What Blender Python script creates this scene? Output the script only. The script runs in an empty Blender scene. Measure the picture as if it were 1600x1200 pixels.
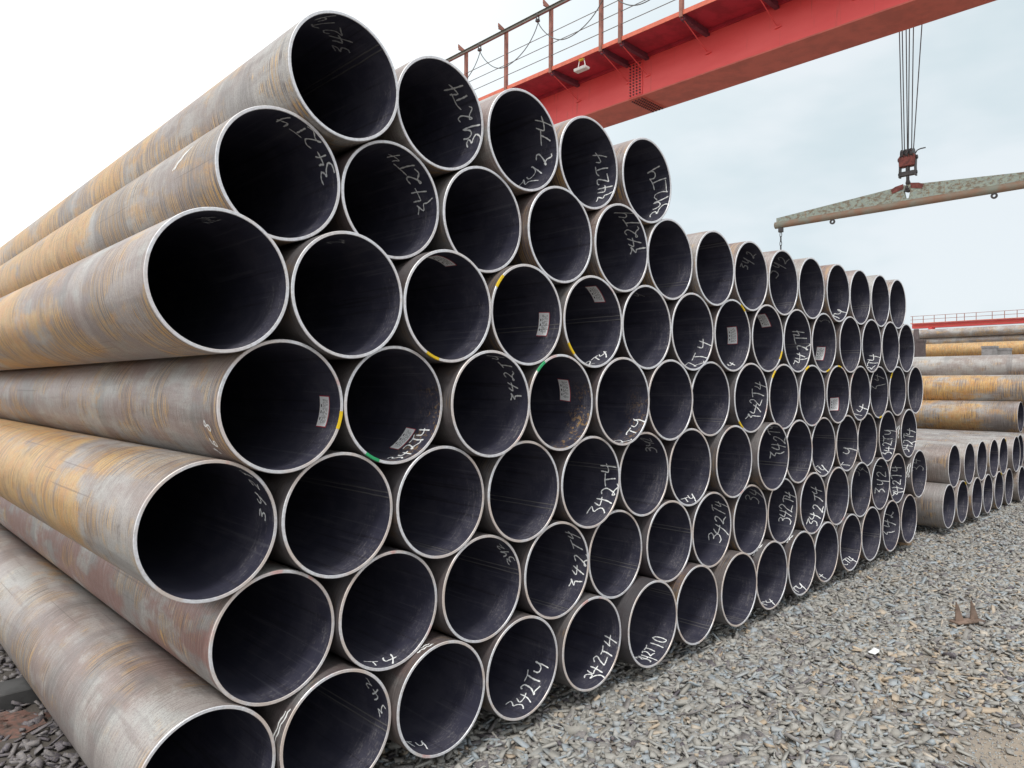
import bpy, bmesh, math, random
import numpy as np
from mathutils import Vector, Matrix
random.seed(7); RNG = np.random.default_rng(7)
PI = math.pi; R = math.radians
S = bpy.context.scene; COL = S.collection

# ------------------------------------------------------------------ camera
cam = bpy.data.cameras.new('camera'); camo = bpy.data.objects.new('camera', cam); COL.objects.link(camo)
cam.sensor_fit = 'HORIZONTAL'; cam.sensor_width = 36.0; cam.lens = 36.0 * 1112.66 / 1600
cam.clip_start = 0.05; cam.clip_end = 3000
YAW, PITCH, ROLL = R(44.297), R(0.377), R(0.340)
CAM = Vector((-1.0086, -2.4854, 1.6540))
_f = Vector((math.sin(YAW)*math.cos(PITCH), math.cos(YAW)*math.cos(PITCH), math.sin(PITCH)))
_r0 = Vector((math.cos(YAW), -math.sin(YAW), 0)); _u0 = _r0.cross(_f)
_r = _r0*math.cos(ROLL) + _u0*math.sin(ROLL); _u = _u0*math.cos(ROLL) - _r0*math.sin(ROLL)
M = Matrix((_r, _u, -_f)).transposed().to_4x4(); M.translation = CAM
camo.matrix_world = M
S.camera = camo

# ------------------------------------------------------------------ world, sun, exposure
SUN = Vector((-0.42, -0.26, 0.87)).normalized()
SUN_EL = math.asin(SUN.z); SUN_AZ = math.atan2(SUN.x, SUN.y)
W = bpy.data.worlds.new('World'); S.world = W; W.use_nodes = True
S.view_settings.view_transform = 'Standard'; S.view_settings.look = 'None'
S.view_settings.exposure = 0.35; S.view_settings.gamma = 1.0
S.view_settings.use_curve_mapping = False
S.cycles.max_bounces = 6; S.cycles.diffuse_bounces = 4


def node(nt, typ, ins=None, **attrs):
    n = nt.nodes.new(typ)
    for k, v in attrs.items(): setattr(n, k, v)
    for k, v in (ins or {}).items():
        s = n.inputs[k]
        if isinstance(v, bpy.types.NodeSocket): nt.links.new(v, s)
        else: s.default_value = v
    return n


def math_(nt, op, a, b=0.0, c=None, clamp=False):
    d = {0: a, 1: b}
    if c is not None: d[2] = c
    return node(nt, 'ShaderNodeMath', d, operation=op, use_clamp=clamp).outputs[0]


def mixc(nt, fac, a, b, blend='MIX'):
    def c4(v): return v if isinstance(v, bpy.types.NodeSocket) else (v[0], v[1], v[2], 1.0)
    n = node(nt, 'ShaderNodeMix', data_type='RGBA', blend_type=blend)
    for i, v in ((0, fac), (6, c4(a)), (7, c4(b))):
        if isinstance(v, bpy.types.NodeSocket): nt.links.new(v, n.inputs[i])
        else: n.inputs[i].default_value = v
    return n.outputs[2]


def remap(nt, v, a, b, c=0.0, d=1.0):
    return node(nt, 'ShaderNodeMapRange', {0: v, 1: a, 2: b, 3: c, 4: d}, interpolation_type='SMOOTHSTEP').outputs[0]


def noise(nt, vec, scale=1.0, detail=3.0, rough=0.55):
    return node(nt, 'ShaderNodeTexNoise', {'Vector': vec, 'Scale': scale, 'Detail': detail, 'Roughness': rough}).outputs[0]


def vmul(nt, vec, s, off=None):
    v = node(nt, 'ShaderNodeVectorMath', {0: vec, 1: s}, operation='MULTIPLY').outputs[0]
    if off is not None: v = node(nt, 'ShaderNodeVectorMath', {0: v, 1: off}, operation='ADD').outputs[0]
    return v


wt = W.node_tree
for n_ in list(wt.nodes): wt.nodes.remove(n_)
nish = node(wt, 'ShaderNodeTexSky', sky_type='NISHITA', sun_disc=False, sun_elevation=SUN_EL, sun_rotation=SUN_AZ)
tcw = node(wt, 'ShaderNodeTexCoord').outputs['Generated']
dotg = node(wt, 'ShaderNodeVectorMath', {0: tcw, 1: (-0.90, 0.36, 0.26)}, operation='DOT_PRODUCT').outputs['Value']
glow = remap(wt, dotg, -0.62, 0.30)
sep = node(wt, 'ShaderNodeSeparateXYZ', {0: tcw})
cl1 = noise(wt, vmul(wt, tcw, (1.0, 1.0, 2.2)), 2.3, 4, 0.5)
cl2 = noise(wt, vmul(wt, tcw, (1.0, 1.0, 2.6), (3.1, 1.7, 0.4)), 6.0, 4, 0.5)
patch = remap(wt, math_(wt, 'ADD', math_(wt, 'MULTIPLY', cl1, 0.7), math_(wt, 'MULTIPLY', cl2, 0.3)), 0.40, 0.60)
grey = mixc(wt, patch, (5.5, 6.35, 6.7), (6.7, 7.2, 7.5))
cloud = mixc(wt, glow, grey, (11.6, 11.7, 11.7))
skyc = mixc(wt, 0.93, nish.outputs[0], cloud)
bg = node(wt, 'ShaderNodeBackground', {'Color': skyc, 'Strength': 0.10})
node(wt, 'ShaderNodeOutputWorld', {'Surface': bg.outputs[0]})

sl = bpy.data.lights.new('sun', 'SUN'); sl.energy = 1.5; sl.angle = R(10); sl.color = (1.0, 0.96, 0.9)
so = bpy.data.objects.new('sun', sl); COL.objects.link(so)
so.rotation_euler = (-SUN).to_track_quat('-Z', 'Y').to_euler()


# ------------------------------------------------------------------ materials
def mat(name):
    m = bpy.data.materials.new(name); m.use_nodes = True
    nt = m.node_tree
    for n in list(nt.nodes): nt.nodes.remove(n)
    return m, nt


def finish(nt, color, rough=0.6, metal=0.0, bump=None, bstr=0.3, bdist=0.002, spec=0.5, alpha=None):
    d = {'Base Color': color if isinstance(color, bpy.types.NodeSocket) else (*color, 1.0),
         'Roughness': rough, 'Metallic': metal, 'Specular IOR Level': spec}
    if bump is not None:
        d['Normal'] = node(nt, 'ShaderNodeBump', {'Height': bump, 'Strength': bstr, 'Distance': bdist}).outputs[0]
    if alpha is not None: d['Alpha'] = alpha
    b = node(nt, 'ShaderNodeBsdfPrincipled', d)
    node(nt, 'ShaderNodeOutputMaterial', {'Surface': b.outputs[0]})


def oattr(nt, name):
    return node(nt, 'ShaderNodeAttribute', attribute_type='OBJECT', attribute_name=name).outputs['Fac']


def pipe_coords(nt):
    """uv in metres (round the pipe, along the pipe), shifted differently for every pipe"""
    uv = node(nt, 'ShaderNodeUVMap', uv_map='UVMap').outputs[0]
    par = oattr(nt, 'seed')
    off = node(nt, 'ShaderNodeCombineXYZ', {0: 0.0, 1: math_(nt, 'MULTIPLY', par, 3.7), 2: math_(nt, 'MULTIPLY', par, 17.3)}).outputs[0]
    return uv, off


def outer_material():
    m, nt = mat('mill_scale_steel')
    obj = node(nt, 'ShaderNodeTexCoord').outputs['Object']
    seed = oattr(nt, 'seed'); rust = oattr(nt, 'rust'); warm = oattr(nt, 'warm')
    off = node(nt, 'ShaderNodeCombineXYZ', {0: math_(nt, 'MULTIPLY', seed, 31.0), 1: math_(nt, 'MULTIPLY', seed, 13.0), 2: math_(nt, 'MULTIPLY', seed, 7.0)}).outputs[0]
    P = node(nt, 'ShaderNodeVectorMath', {0: obj, 1: off}, operation='ADD').outputs[0]
    # slight helix so that the rings lean a little, as rolled pipe shows
    ring = noise(nt, vmul(nt, P, (3.2, 175, 3.2)), 1.0, 2, 0.6)
    ring2 = noise(nt, vmul(nt, P, (7, 380, 7), (5, 3, 1)), 1.0, 2, 0.65)
    blotch = noise(nt, vmul(nt, P, (2.4, 1.3, 2.4)), 1.0, 5, 0.62)
    fine = noise(nt, vmul(nt, P, (11, 8, 11), (2, 9, 4)), 1.0, 5, 0.68)
    clump = noise(nt, vmul(nt, P, (4.5, 2.4, 4.5), (6, 1, 9)), 1.0, 4, 0.6)
    grain = noise(nt, P, 170, 3, 0.6)
    band = noise(nt, vmul(nt, P, (0.3, 1.5, 0.3), (0, 7, 3)), 1.0, 2, 0.5)
    axial = noise(nt, vmul(nt, P, (16, 1.2, 16), (1, 2, 8)), 1.0, 3, 0.6)
    base = mixc(nt, remap(nt, blotch, 0.42, 0.58), (0.43, 0.425, 0.41), (0.29, 0.245, 0.225))
    top = remap(nt, node(nt, 'ShaderNodeSeparateXYZ', {0: obj}).outputs[2], -0.12, 0.22)       # the upper side is paler and more scuffed
    base = mixc(nt, math_(nt, 'MULTIPLY', remap(nt, fine, 0.50, 0.70), math_(nt, 'ADD', 0.25, math_(nt, 'MULTIPLY', top, 0.35))), base, (0.52, 0.53, 0.51))
    base = mixc(nt, math_(nt, 'MULTIPLY', remap(nt, band, 0.55, 0.58), 0.55), base, (0.19, 0.185, 0.185))
    base = mixc(nt, math_(nt, 'MULTIPLY', remap(nt, axial, 0.54, 0.66), 0.35), base, (0.17, 0.15, 0.145))
    red = math_(nt, 'MULTIPLY', remap(nt, noise(nt, vmul(nt, P, (5, 2.2, 5), (8, 1, 2)), 1.0, 4, 0.65), 0.40, 0.55), warm)
    base = mixc(nt, math_(nt, 'MULTIPLY', red, 0.8), base, (0.27, 0.115, 0.095))
    rb = noise(nt, vmul(nt, P, (3.0, 1.4, 3.0), (4, 4, 4)), 1.0, 5, 0.65)
    away = remap(nt, node(nt, 'ShaderNodeSeparateXYZ', {0: obj}).outputs[1], 0.1, 2.6)      # ends were ground clean, rust starts behind them
    rust_here = math_(nt, 'MULTIPLY', rust, math_(nt, 'ADD', 0.45, math_(nt, 'MULTIPLY', away, 0.65)))
    thr = math_(nt, 'SUBTRACT', 0.67, math_(nt, 'MULTIPLY', rust_here, 0.34))
    ra = node(nt, 'ShaderNodeMapRange', {0: math_(nt, 'ADD', math_(nt, 'MULTIPLY', rb, 0.85), math_(nt, 'MULTIPLY', ring, 0.15)), 1: thr, 2: math_(nt, 'ADD', thr, 0.09), 3: 0.0, 4: 1.0}).outputs[0]
    rcol = mixc(nt, remap(nt, fine, 0.38, 0.62), (0.62, 0.285, 0.035), (0.64, 0.40, 0.12))
    base = mixc(nt, math_(nt, 'MULTIPLY', ra, 0.8), base, rcol)
    lm = remap(nt, math_(nt, 'ADD', clump, math_(nt, 'MULTIPLY', rust_here, 0.16)), 0.52, 0.63)
    base = mixc(nt, math_(nt, 'MULTIPLY', math_(nt, 'MULTIPLY', remap(nt, ring, 0.535, 0.575), math_(nt, 'MULTIPLY', lm, math_(nt, 'SUBTRACT', 1.0, math_(nt, 'MULTIPLY', top, 0.5)))), 0.9), base, (0.66, 0.37, 0.07))
    base = mixc(nt, math_(nt, 'MULTIPLY', math_(nt, 'MULTIPLY', remap(nt, ring, 0.465, 0.425), lm), 0.85), base, (0.10, 0.07, 0.065))
    base = mixc(nt, math_(nt, 'MULTIPLY', remap(nt, ring2, 0.56, 0.62), 0.40), base, (0.58, 0.56, 0.52))
    base = mixc(nt, math_(nt, 'MULTIPLY', remap(nt, ring2, 0.43, 0.36), 0.55), base, (0.12, 0.10, 0.095))
    base = mixc(nt, math_(nt, 'MULTIPLY', remap(nt, grain, 0.48, 0.60), 0.38), base, (0.17, 0.155, 0.145))
    axl = noise(nt, vmul(nt, P, (70, 0.7, 70), (9, 9, 2)), 1.0, 1, 0.5)
    base = mixc(nt, math_(nt, 'MULTIPLY', remap(nt, axl, 0.73, 0.77), 0.45), base, (0.10, 0.08, 0.075))
    scr = noise(nt, vmul(nt, P, (26, 26, 26), (3, 3, 3)), 1.0, 5, 0.8)
    base = mixc(nt, math_(nt, 'MULTIPLY', remap(nt, scr, 0.60, 0.70), 0.35), base, (0.14, 0.12, 0.11))
    base = mixc(nt, math_(nt, 'MULTIPLY', oattr(nt, 'dark'), 0.85), base, (0.058, 0.053, 0.062))  # pipes enclosed in the stack darkened, shade of the gaps put into colour
    h = math_(nt, 'ADD', math_(nt, 'MULTIPLY', ring, 0.5), math_(nt, 'ADD', math_(nt, 'MULTIPLY', ring2, 0.5), math_(nt, 'MULTIPLY', fine, 0.8)))
    rough = math_(nt, 'ADD', 0.34, math_(nt, 'MULTIPLY', fine, 0.25))
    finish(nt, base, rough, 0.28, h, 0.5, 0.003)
    return m


def inner_material():
    m, nt = mat('dark_pipe_bore')
    obj = node(nt, 'ShaderNodeTexCoord').outputs['Object']
    seed = oattr(nt, 'seed'); flakes = oattr(nt, 'flakes')
    off = node(nt, 'ShaderNodeCombineXYZ', {0: math_(nt, 'MULTIPLY', seed, 23.0), 1: math_(nt, 'MULTIPLY', seed, 41.0), 2: math_(nt, 'MULTIPLY', seed, 5.0)}).outputs[0]
    P = node(nt, 'ShaderNodeVectorMath', {0: obj, 1: off}, operation='ADD').outputs[0]
    long_ = noise(nt, vmul(nt, P, (48, 1.1, 48)), 1.0, 4, 0.65)
    rings = noise(nt, vmul(nt, P, (9, 75, 9)), 1.0, 4, 0.7)
    dust = noise(nt, vmul(nt, P, (7, 5, 7)), 1.0, 5, 0.7)
    speck = noise(nt, P, 95, 4, 0.7)
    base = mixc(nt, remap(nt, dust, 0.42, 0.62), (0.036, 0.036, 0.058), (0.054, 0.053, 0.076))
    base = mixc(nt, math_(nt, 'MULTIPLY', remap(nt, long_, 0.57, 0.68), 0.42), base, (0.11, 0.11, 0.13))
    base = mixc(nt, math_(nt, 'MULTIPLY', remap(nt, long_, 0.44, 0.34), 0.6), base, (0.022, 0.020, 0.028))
    sx = node(nt, 'ShaderNodeSeparateXYZ', {0: obj})
    low = remap(nt, math_(nt, 'SUBTRACT', sx.outputs[0], sx.outputs[2]), 0.05, 0.36)     # scuffs paler at lower right, light falling into the bore painted in
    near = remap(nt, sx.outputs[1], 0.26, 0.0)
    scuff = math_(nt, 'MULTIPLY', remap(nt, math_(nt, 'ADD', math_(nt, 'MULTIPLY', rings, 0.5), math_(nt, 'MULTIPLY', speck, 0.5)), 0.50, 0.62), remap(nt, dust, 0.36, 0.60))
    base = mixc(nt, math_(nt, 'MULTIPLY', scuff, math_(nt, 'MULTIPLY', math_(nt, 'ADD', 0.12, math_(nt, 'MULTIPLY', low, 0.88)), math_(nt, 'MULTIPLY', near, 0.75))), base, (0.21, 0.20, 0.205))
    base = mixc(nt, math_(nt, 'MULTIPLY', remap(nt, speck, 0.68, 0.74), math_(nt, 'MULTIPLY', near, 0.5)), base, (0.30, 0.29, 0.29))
    fl = math_(nt, 'MULTIPLY', math_(nt, 'MULTIPLY', remap(nt, noise(nt, P, 62, 3, 0.6), 0.52, 0.58), low), math_(nt, 'MULTIPLY', flakes, remap(nt, sx.outputs[1], 0.20, 0.03)))
    base = mixc(nt, math_(nt, 'MULTIPLY', fl, remap(nt, noise(nt, P, 17, 3, 0.6), 0.45, 0.55)), base, (0.46, 0.28, 0.10))
    finish(nt, base, math_(nt, 'ADD', 0.5, math_(nt, 'MULTIPLY', dust, 0.2)), 0.0, math_(nt, 'ADD', rings, long_), 0.15, 0.002, spec=0.35)
    return m


def rim_material():
    m, nt = mat('machined_pipe_end')
    obj = node(nt, 'ShaderNodeTexCoord').outputs['Object']
    seed = oattr(nt, 'seed'); tint = oattr(nt, 'tint')
    off = node(nt, 'ShaderNodeCombineXYZ', {0: math_(nt, 'MULTIPLY', seed, 23.0), 1: 0.0, 2: math_(nt, 'MULTIPLY', seed, 5.0)}).outputs[0]
    P = node(nt, 'ShaderNodeVectorMath', {0: obj, 1: off}, operation='ADD').outputs[0]
    a = noise(nt, P, 5.0, 3, 0.6); b = noise(nt, P, 60.0, 3, 0.6)
    base = mixc(nt, remap(nt, b, 0.35, 0.70), (0.73, 0.74, 0.78), (0.60, 0.60, 0.62))
    base = mixc(nt, math_(nt, 'MULTIPLY', remap(nt, a, 0.40, 0.62), tint), base, (0.62, 0.51, 0.44))
    base = mixc(nt, math_(nt, 'MULTIPLY', remap(nt, noise(nt, P, 7.0, 2, 0.5), 0.66, 0.72), math_(nt, 'MULTIPLY', tint, 0.6)), base, (0.70, 0.25, 0.20))
    nick = noise(nt, P, 38, 4, 0.75)
    base = mixc(nt, math_(nt, 'MULTIPLY', remap(nt, nick, 0.60, 0.70), 0.55), base, (0.36, 0.32, 0.29))
    finish(nt, base, 0.42, 0.25, b, 0.25, 0.001)
    return m


def flat(name, col, rough=0.7, metal=0.0, var=0.25, sc=12.0, col2=None, bstr=0.2, spec=0.5):
    m, nt = mat(name)
    P = node(nt, 'ShaderNodeTexCoord').outputs['Object']
    a = noise(nt, P, sc, 5, 0.6)
    c2 = col2 or tuple(c*(1-var) for c in col)
    finish(nt, mixc(nt, remap(nt, a, 0.38, 0.66), col, c2), rough, metal, noise(nt, P, sc*6, 3, 0.6), bstr, 0.002, spec)
    return m


def chalk_material():
    m, nt = mat('chalk')
    P = node(nt, 'ShaderNodeTexCoord').outputs['Object']
    br = oattr(nt, 'strength')
    k = remap(nt, noise(nt, P, 160, 2, 0.6), 0.30, 0.50)
    al = math_(nt, 'MULTIPLY', math_(nt, 'ADD', math_(nt, 'MULTIPLY', k, 0.3), 0.72), br, clamp=True)
    finish(nt, (0.92, 0.94, 0.94), 0.9, alpha=al)
    return m


def red_paint():
    m, nt = mat('red_crane_paint')
    P = node(nt, 'ShaderNodeTexCoord').outputs['Object']
    a = noise(nt, vmul(nt, P, (3, 0.9, 3)), 1.0, 5, 0.6)
    drip = noise(nt, vmul(nt, P, (14, 14, 1.2)), 1.0, 3, 0.6)
    c = mixc(nt, remap(nt, a, 0.35, 0.7), (0.88, 0.110, 0.105), (0.82, 0.080, 0.078))
    c = mixc(nt, math_(nt, 'MULTIPLY', remap(nt, drip, 0.62, 0.74), 0.35), c, (0.40, 0.09, 0.06))
    finish(nt, c, 0.42, 0.0, a, 0.1, 0.003)
    return m


def peeled_green():
    m, nt = mat('peeling_green_paint')
    P = node(nt, 'ShaderNodeTexCoord').outputs['Object']
    a = noise(nt, vmul(nt, P, (24, 15, 24)), 1.0, 6, 0.75); b = noise(nt, P, 34, 4, 0.6)
    d = noise(nt, vmul(nt, P, (40, 30, 3)), 1.0, 3, 0.6)
    c = mixc(nt, remap(nt, b, 0.35, 0.65), (0.46, 0.52, 0.42), (0.36, 0.43, 0.40))
    c = mixc(nt, math_(nt, 'MULTIPLY', remap(nt, a, 0.47, 0.60), 0.85), c, (0.24, 0.17, 0.11))
    c = mixc(nt, math_(nt, 'MULTIPLY', remap(nt, d, 0.60, 0.70), 0.6), c, (0.36, 0.20, 0.09))
    finish(nt, c, 0.75, 0.0, a, 0.4, 0.003)
    return m


def chip_material():
    m, nt = mat('scattered_chips')
    t = node(nt, 'ShaderNodeAttribute', attribute_type='GEOMETRY', attribute_name='tone').outputs['Fac']
    P = node(nt, 'ShaderNodeTexCoord').outputs['Object']
    r = node(nt, 'ShaderNodeValToRGB', {0: t}); e = r.color_ramp.elements
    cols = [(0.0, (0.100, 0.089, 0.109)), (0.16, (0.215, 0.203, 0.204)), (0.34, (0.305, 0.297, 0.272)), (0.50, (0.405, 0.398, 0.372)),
            (0.62, (0.333, 0.379, 0.416)), (0.74, (0.296, 0.344, 0.372)), (0.80, (0.377, 0.335, 0.278)), (0.90, (0.449, 0.353, 0.252)), (1.0, (0.520, 0.468, 0.399))]
    e[0].position, e[0].color = cols[0][0], (*cols[0][1], 1); e[1].position, e[1].color = cols[-1][0], (*cols[-1][1], 1)
    for p_, c_ in cols[1:-1]:
        el = e.new(p_); el.color = (*c_, 1)
    g = noise(nt, P, 120, 3, 0.6)
    c = mixc(nt, math_(nt, 'MULTIPLY', remap(nt, g, 0.4, 0.7), 0.35), r.outputs[0], (0.42, 0.38, 0.32))
    finish(nt, c, 0.75, 0.0, g, 0.25, 0.002, spec=0.35)
    return m


def ground_material():
    m, nt = mat('dusty_yard_earth')
    P = node(nt, 'ShaderNodeTexCoord').outputs['Object']
    a = noise(nt, P, 1.3, 6, 0.62); b = noise(nt, P, 26, 5, 0.65); g = noise(nt, P, 220, 3, 0.6)
    c = mixc(nt, remap(nt, a, 0.35, 0.65), (0.36, 0.30, 0.235), (0.29, 0.265, 0.235))
    c = mixc(nt, math_(nt, 'MULTIPLY', remap(nt, b, 0.5, 0.68), 0.6), c, (0.20, 0.185, 0.17))
    c = mixc(nt, math_(nt, 'MULTIPLY', remap(nt, g, 0.48, 0.7), 0.5), c, (0.44, 0.39, 0.32))
    bare = node(nt, 'ShaderNodeAttribute', attribute_type='GEOMETRY', attribute_name='bare').outputs['Fac']
    dark_corner = node(nt, 'ShaderNodeAttribute', attribute_type='GEOMETRY', attribute_name='dark_corner').outputs['Fac']
    c = mixc(nt, math_(nt, 'MULTIPLY', math_(nt, 'SUBTRACT', 1.0, bare), 0.7), c, (0.17, 0.155, 0.145))  # earth under the chips darkened, gap shade between them put into its colour
    c = mixc(nt, math_(nt, 'MULTIPLY', dark_corner, 0.85), c, (0.075, 0.068, 0.062))
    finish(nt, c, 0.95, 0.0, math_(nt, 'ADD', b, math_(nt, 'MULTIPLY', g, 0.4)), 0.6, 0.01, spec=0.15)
    return m


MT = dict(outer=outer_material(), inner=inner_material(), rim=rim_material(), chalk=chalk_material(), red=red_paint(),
          green=peeled_green(), chip=chip_material(), ground=ground_material(),
          seam=flat('weld_bead', (0.15, 0.145, 0.15), 0.5, 0.2), paper=flat('paper', (0.93, 0.94, 0.95), 0.8, var=0.08),
          paper_red=flat('red_print', (0.50, 0.05, 0.08), 0.8), ink=flat('black_print', (0.03, 0.03, 0.035), 0.8),
          yellow=flat('yellow_marker_paint', (0.82, 0.55, 0.01), 0.6), green_mark=flat('green_marker_paint', (0.03, 0.42, 0.16), 0.6),
          orange=flat('orange_red_paint', (0.72, 0.17, 0.10), 0.5, var=0.2), post=flat('weathered_red_post', (0.36, 0.15, 0.11), 0.6, var=0.4, sc=5),
          track=flat('dull_olive_steel', (0.21, 0.20, 0.17), 0.5, 0.3), galv=flat('galvanised_steel', (0.42, 0.43, 0.43), 0.45, 0.4),
          wire=flat('thin_steel_wire', (0.20, 0.20, 0.19), 0.5, 0.3), cable=flat('grey_rubber_cable', (0.13, 0.15, 0.15), 0.6),
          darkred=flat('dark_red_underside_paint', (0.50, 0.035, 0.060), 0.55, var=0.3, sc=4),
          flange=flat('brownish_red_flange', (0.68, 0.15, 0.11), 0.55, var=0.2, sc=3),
          bracket=flat('dull_purple_steel', (0.17, 0.05, 0.075), 0.6), boltm=flat('dark_bolts', (0.13, 0.025, 0.03), 0.5), white=flat('white_enamel', (0.78, 0.76, 0.74), 0.5, var=0.1),
          darksteel=flat('greasy_dark_steel', (0.085, 0.075, 0.075), 0.5, 0.3, var=0.4), hookred=flat('rusty_red_hook_block', (0.26, 0.065, 0.05), 0.6, var=0.5, sc=18),
          rust=flat('rust_brown_steel', (0.25, 0.175, 0.135), 0.8, var=0.45, sc=14), tube=flat('rusty_brown_tube', (0.35, 0.21, 0.14), 0.6, 0.1, col2=(0.30, 0.31, 0.25), sc=3.2),
          concrete=flat('dark_concrete', (0.075, 0.075, 0.075), 0.9, var=0.3, sc=9), block=flat('grey_block', (0.30, 0.29, 0.29), 0.9),
          postd=flat('dark_brown_steel', (0.11, 0.085, 0.085), 0.7), reddirt=flat('red_brown_earth', (0.19, 0.105, 0.085), 0.95, col2=(0.10, 0.08, 0.07), sc=34, bstr=1.0),
          tan=flat('tan_wood', (0.42, 0.29, 0.18), 0.9))


# ------------------------------------------------------------------ helpers
def tag(o, label=None, cat=None, group=None, kind=None):
    if label: o['label'] = label
    if cat: o['category'] = cat
    if group: o['group'] = group
    if kind: o['kind'] = kind
    return o


def link(o, parent=None):
    COL.objects.link(o)
    if parent is not None: o.parent = parent
    return o


def empty(name, loc=(0, 0, 0)):
    o = bpy.data.objects.new(name, None); o.location = loc; o.empty_display_size = 0.1
    return link(o)


class MB:
    """collects shapes into one mesh"""
    def __init__(s): s.v = []; s.f = []; s.m = []; s.sm = []
    def add(s, vs, fs, mi=0, smooth=False):
        b = len(s.v); s.v += [tuple(v) for v in vs]; s.f += [tuple(b+i for i in f) for f in fs]
        s.m += [mi]*len(fs); s.sm += [smooth]*len(fs); return s
    def box(s, x0, x1, y0, y1, z0, z1, mi=0):
        v = [(x, y, z) for x in (x0, x1) for y in (y0, y1) for z in (z0, z1)]
        return s.add(v, [(0, 1, 3, 2), (4, 6, 7, 5), (0, 4, 5, 1), (2, 3, 7, 6), (0, 2, 6, 4), (1, 5, 7, 3)], mi)
    def tube(s, pts, r, seg=8, mi=0, caps=True):
        pts = [Vector(p) for p in pts]; rings = []; up = None
        for i, p in enumerate(pts):
            t = (pts[min(i+1, len(pts)-1)] - pts[max(i-1, 0)]).normalized()
            if up is None: up = Vector((0, 0, 1)) if abs(t.z) < 0.9 else Vector((1, 0, 0))
            a = t.cross(up).normalized(); b = a.cross(t).normalized(); up = b
            rr = r[i] if isinstance(r, (list, tuple)) else r
            rings.append([p + a*rr*math.cos(2*PI*k/seg) + b*rr*math.sin(2*PI*k/seg) for k in range(seg)])
        v = [q for g in rings for q in g]; f = []
        for i in range(len(rings)-1):
            for k in range(seg):
                f.append((i*seg+k, i*seg+(k+1) % seg, (i+1)*seg+(k+1) % seg, (i+1)*seg+k))
        s.add(v, f, mi, True)
        if caps: s.add(v, [tuple(range(seg)), tuple(range((len(rings)-1)*seg, len(rings)*seg))][::1], mi)
        return s
    def prism(s, poly, axis, a, b, mi=0):
        """poly: 2D points in the two other axes (in xyz order), extruded along axis from a to b"""
        def mk(p, q): l = list(p); l.insert(axis, q); return tuple(l)
        n = len(poly); v = [mk(p, a) for p in poly] + [mk(p, b) for p in poly]
        f = [tuple(range(n)), tuple(range(2*n-1, n-1, -1))] + [(i, (i+1) % n, n+(i+1) % n, n+i) for i in range(n)]
        return s.add(v, f, mi)
    def mesh(s, name, mats):
        me = bpy.data.meshes.new(name); me.from_pydata(s.v, [], s.f)
        for m in (mats if isinstance(mats, (list, tuple)) else [mats]): me.materials.append(m)
        me.polygons.foreach_set('material_index', s.m); me.polygons.foreach_set('use_smooth', s.sm)
        me.update(); return me
    def build(s, name, mats, parent=None, bevel=0.0):
        me = s.mesh(name, mats)
        bm = bmesh.new(); bm.from_mesh(me); bmesh.ops.recalc_face_normals(bm, faces=bm.faces)
        if bevel: bmesh.ops.bevel(bm, geom=bm.edges[:], offset=bevel, segments=1, affect='EDGES', clamp_overlap=True)
        bm.to_mesh(me); bm.free()
        return link(bpy.data.objects.new(name, me), parent)


def ground_z(x):
    return -0.10 + 0.0012*np.clip(x, 0, 11)**2


# ------------------------------------------------------------------ ground
xs = np.unique(np.concatenate([[-700, -300, -100, -40, -15, -6], np.arange(-4, 16, 0.25), np.arange(1, 8, .08), [18, 24, 40, 80, 150, 300, 800]]))
ys = np.unique(np.concatenate([[-700, -300, -100, -40, -15], np.arange(-8, 6, 0.25), np.arange(-3, .4, .08), [8, 12, 20, 40, 80, 150, 300, 800]]))
gv = []
for x in xs:
    for y in ys:
        amp = 0.018 if (-4 < x < 16 and -8 < y < 6) else 0
        gv.append((x, y, float(ground_z(x)) + amp*(math.sin(1.9*x+1.3*y)*0.4 + math.sin(3.7*y-2.2*x)*0.35 + math.sin(5.1*x+0.4)*math.sin(4.3*y)*0.5)*0.7))
ny = len(ys)
gm = MB(); gm.add(gv, [(i*ny+j, (i+1)*ny+j, (i+1)*ny+j+1, i*ny+j+1) for i in range(len(xs)-1) for j in range(ny-1)], 0, True)
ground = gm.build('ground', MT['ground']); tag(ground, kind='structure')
PATCHES = ((3.25, -1.84, .74, .46, .99), (3.05, -1.66, .30, .2, .95), (4.1, -1.05, .36, .12, .92), (3.25, -1.13, .28, .1, .85), (4.6, -1.35, .28, .1, .75),
           (6.2, -1.2, .4, .14, .7), (2.5, -.95, .26, .08, .65), (3.7, -1.3, .34, .1, .75), (2.9, -1.35, .3, .09, .7), (5.4, -1.5, .4, .12, .7))
_g = np.array(gv); bare = np.zeros(len(_g))
for px, py, rx, ry, k in PATCHES:
    bare = np.maximum(bare, k*np.exp(-(((_g[:, 0]-px)/rx)**2 + ((_g[:, 1]-py)/ry)**2)**1.5))
dark_corner = np.exp(-(((_g[:, 0]+.6)/1.3)**2 + ((_g[:, 1]-2.4)/2.2)**2)**1.5)  # ground grows darker around the near left of the stack
for nm_, arr_ in (('bare', bare), ('dark_corner', dark_corner)):
    ground.data.attributes.new(nm_, 'FLOAT', 'POINT').data.foreach_set('value', arr_.astype(np.float32))

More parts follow.
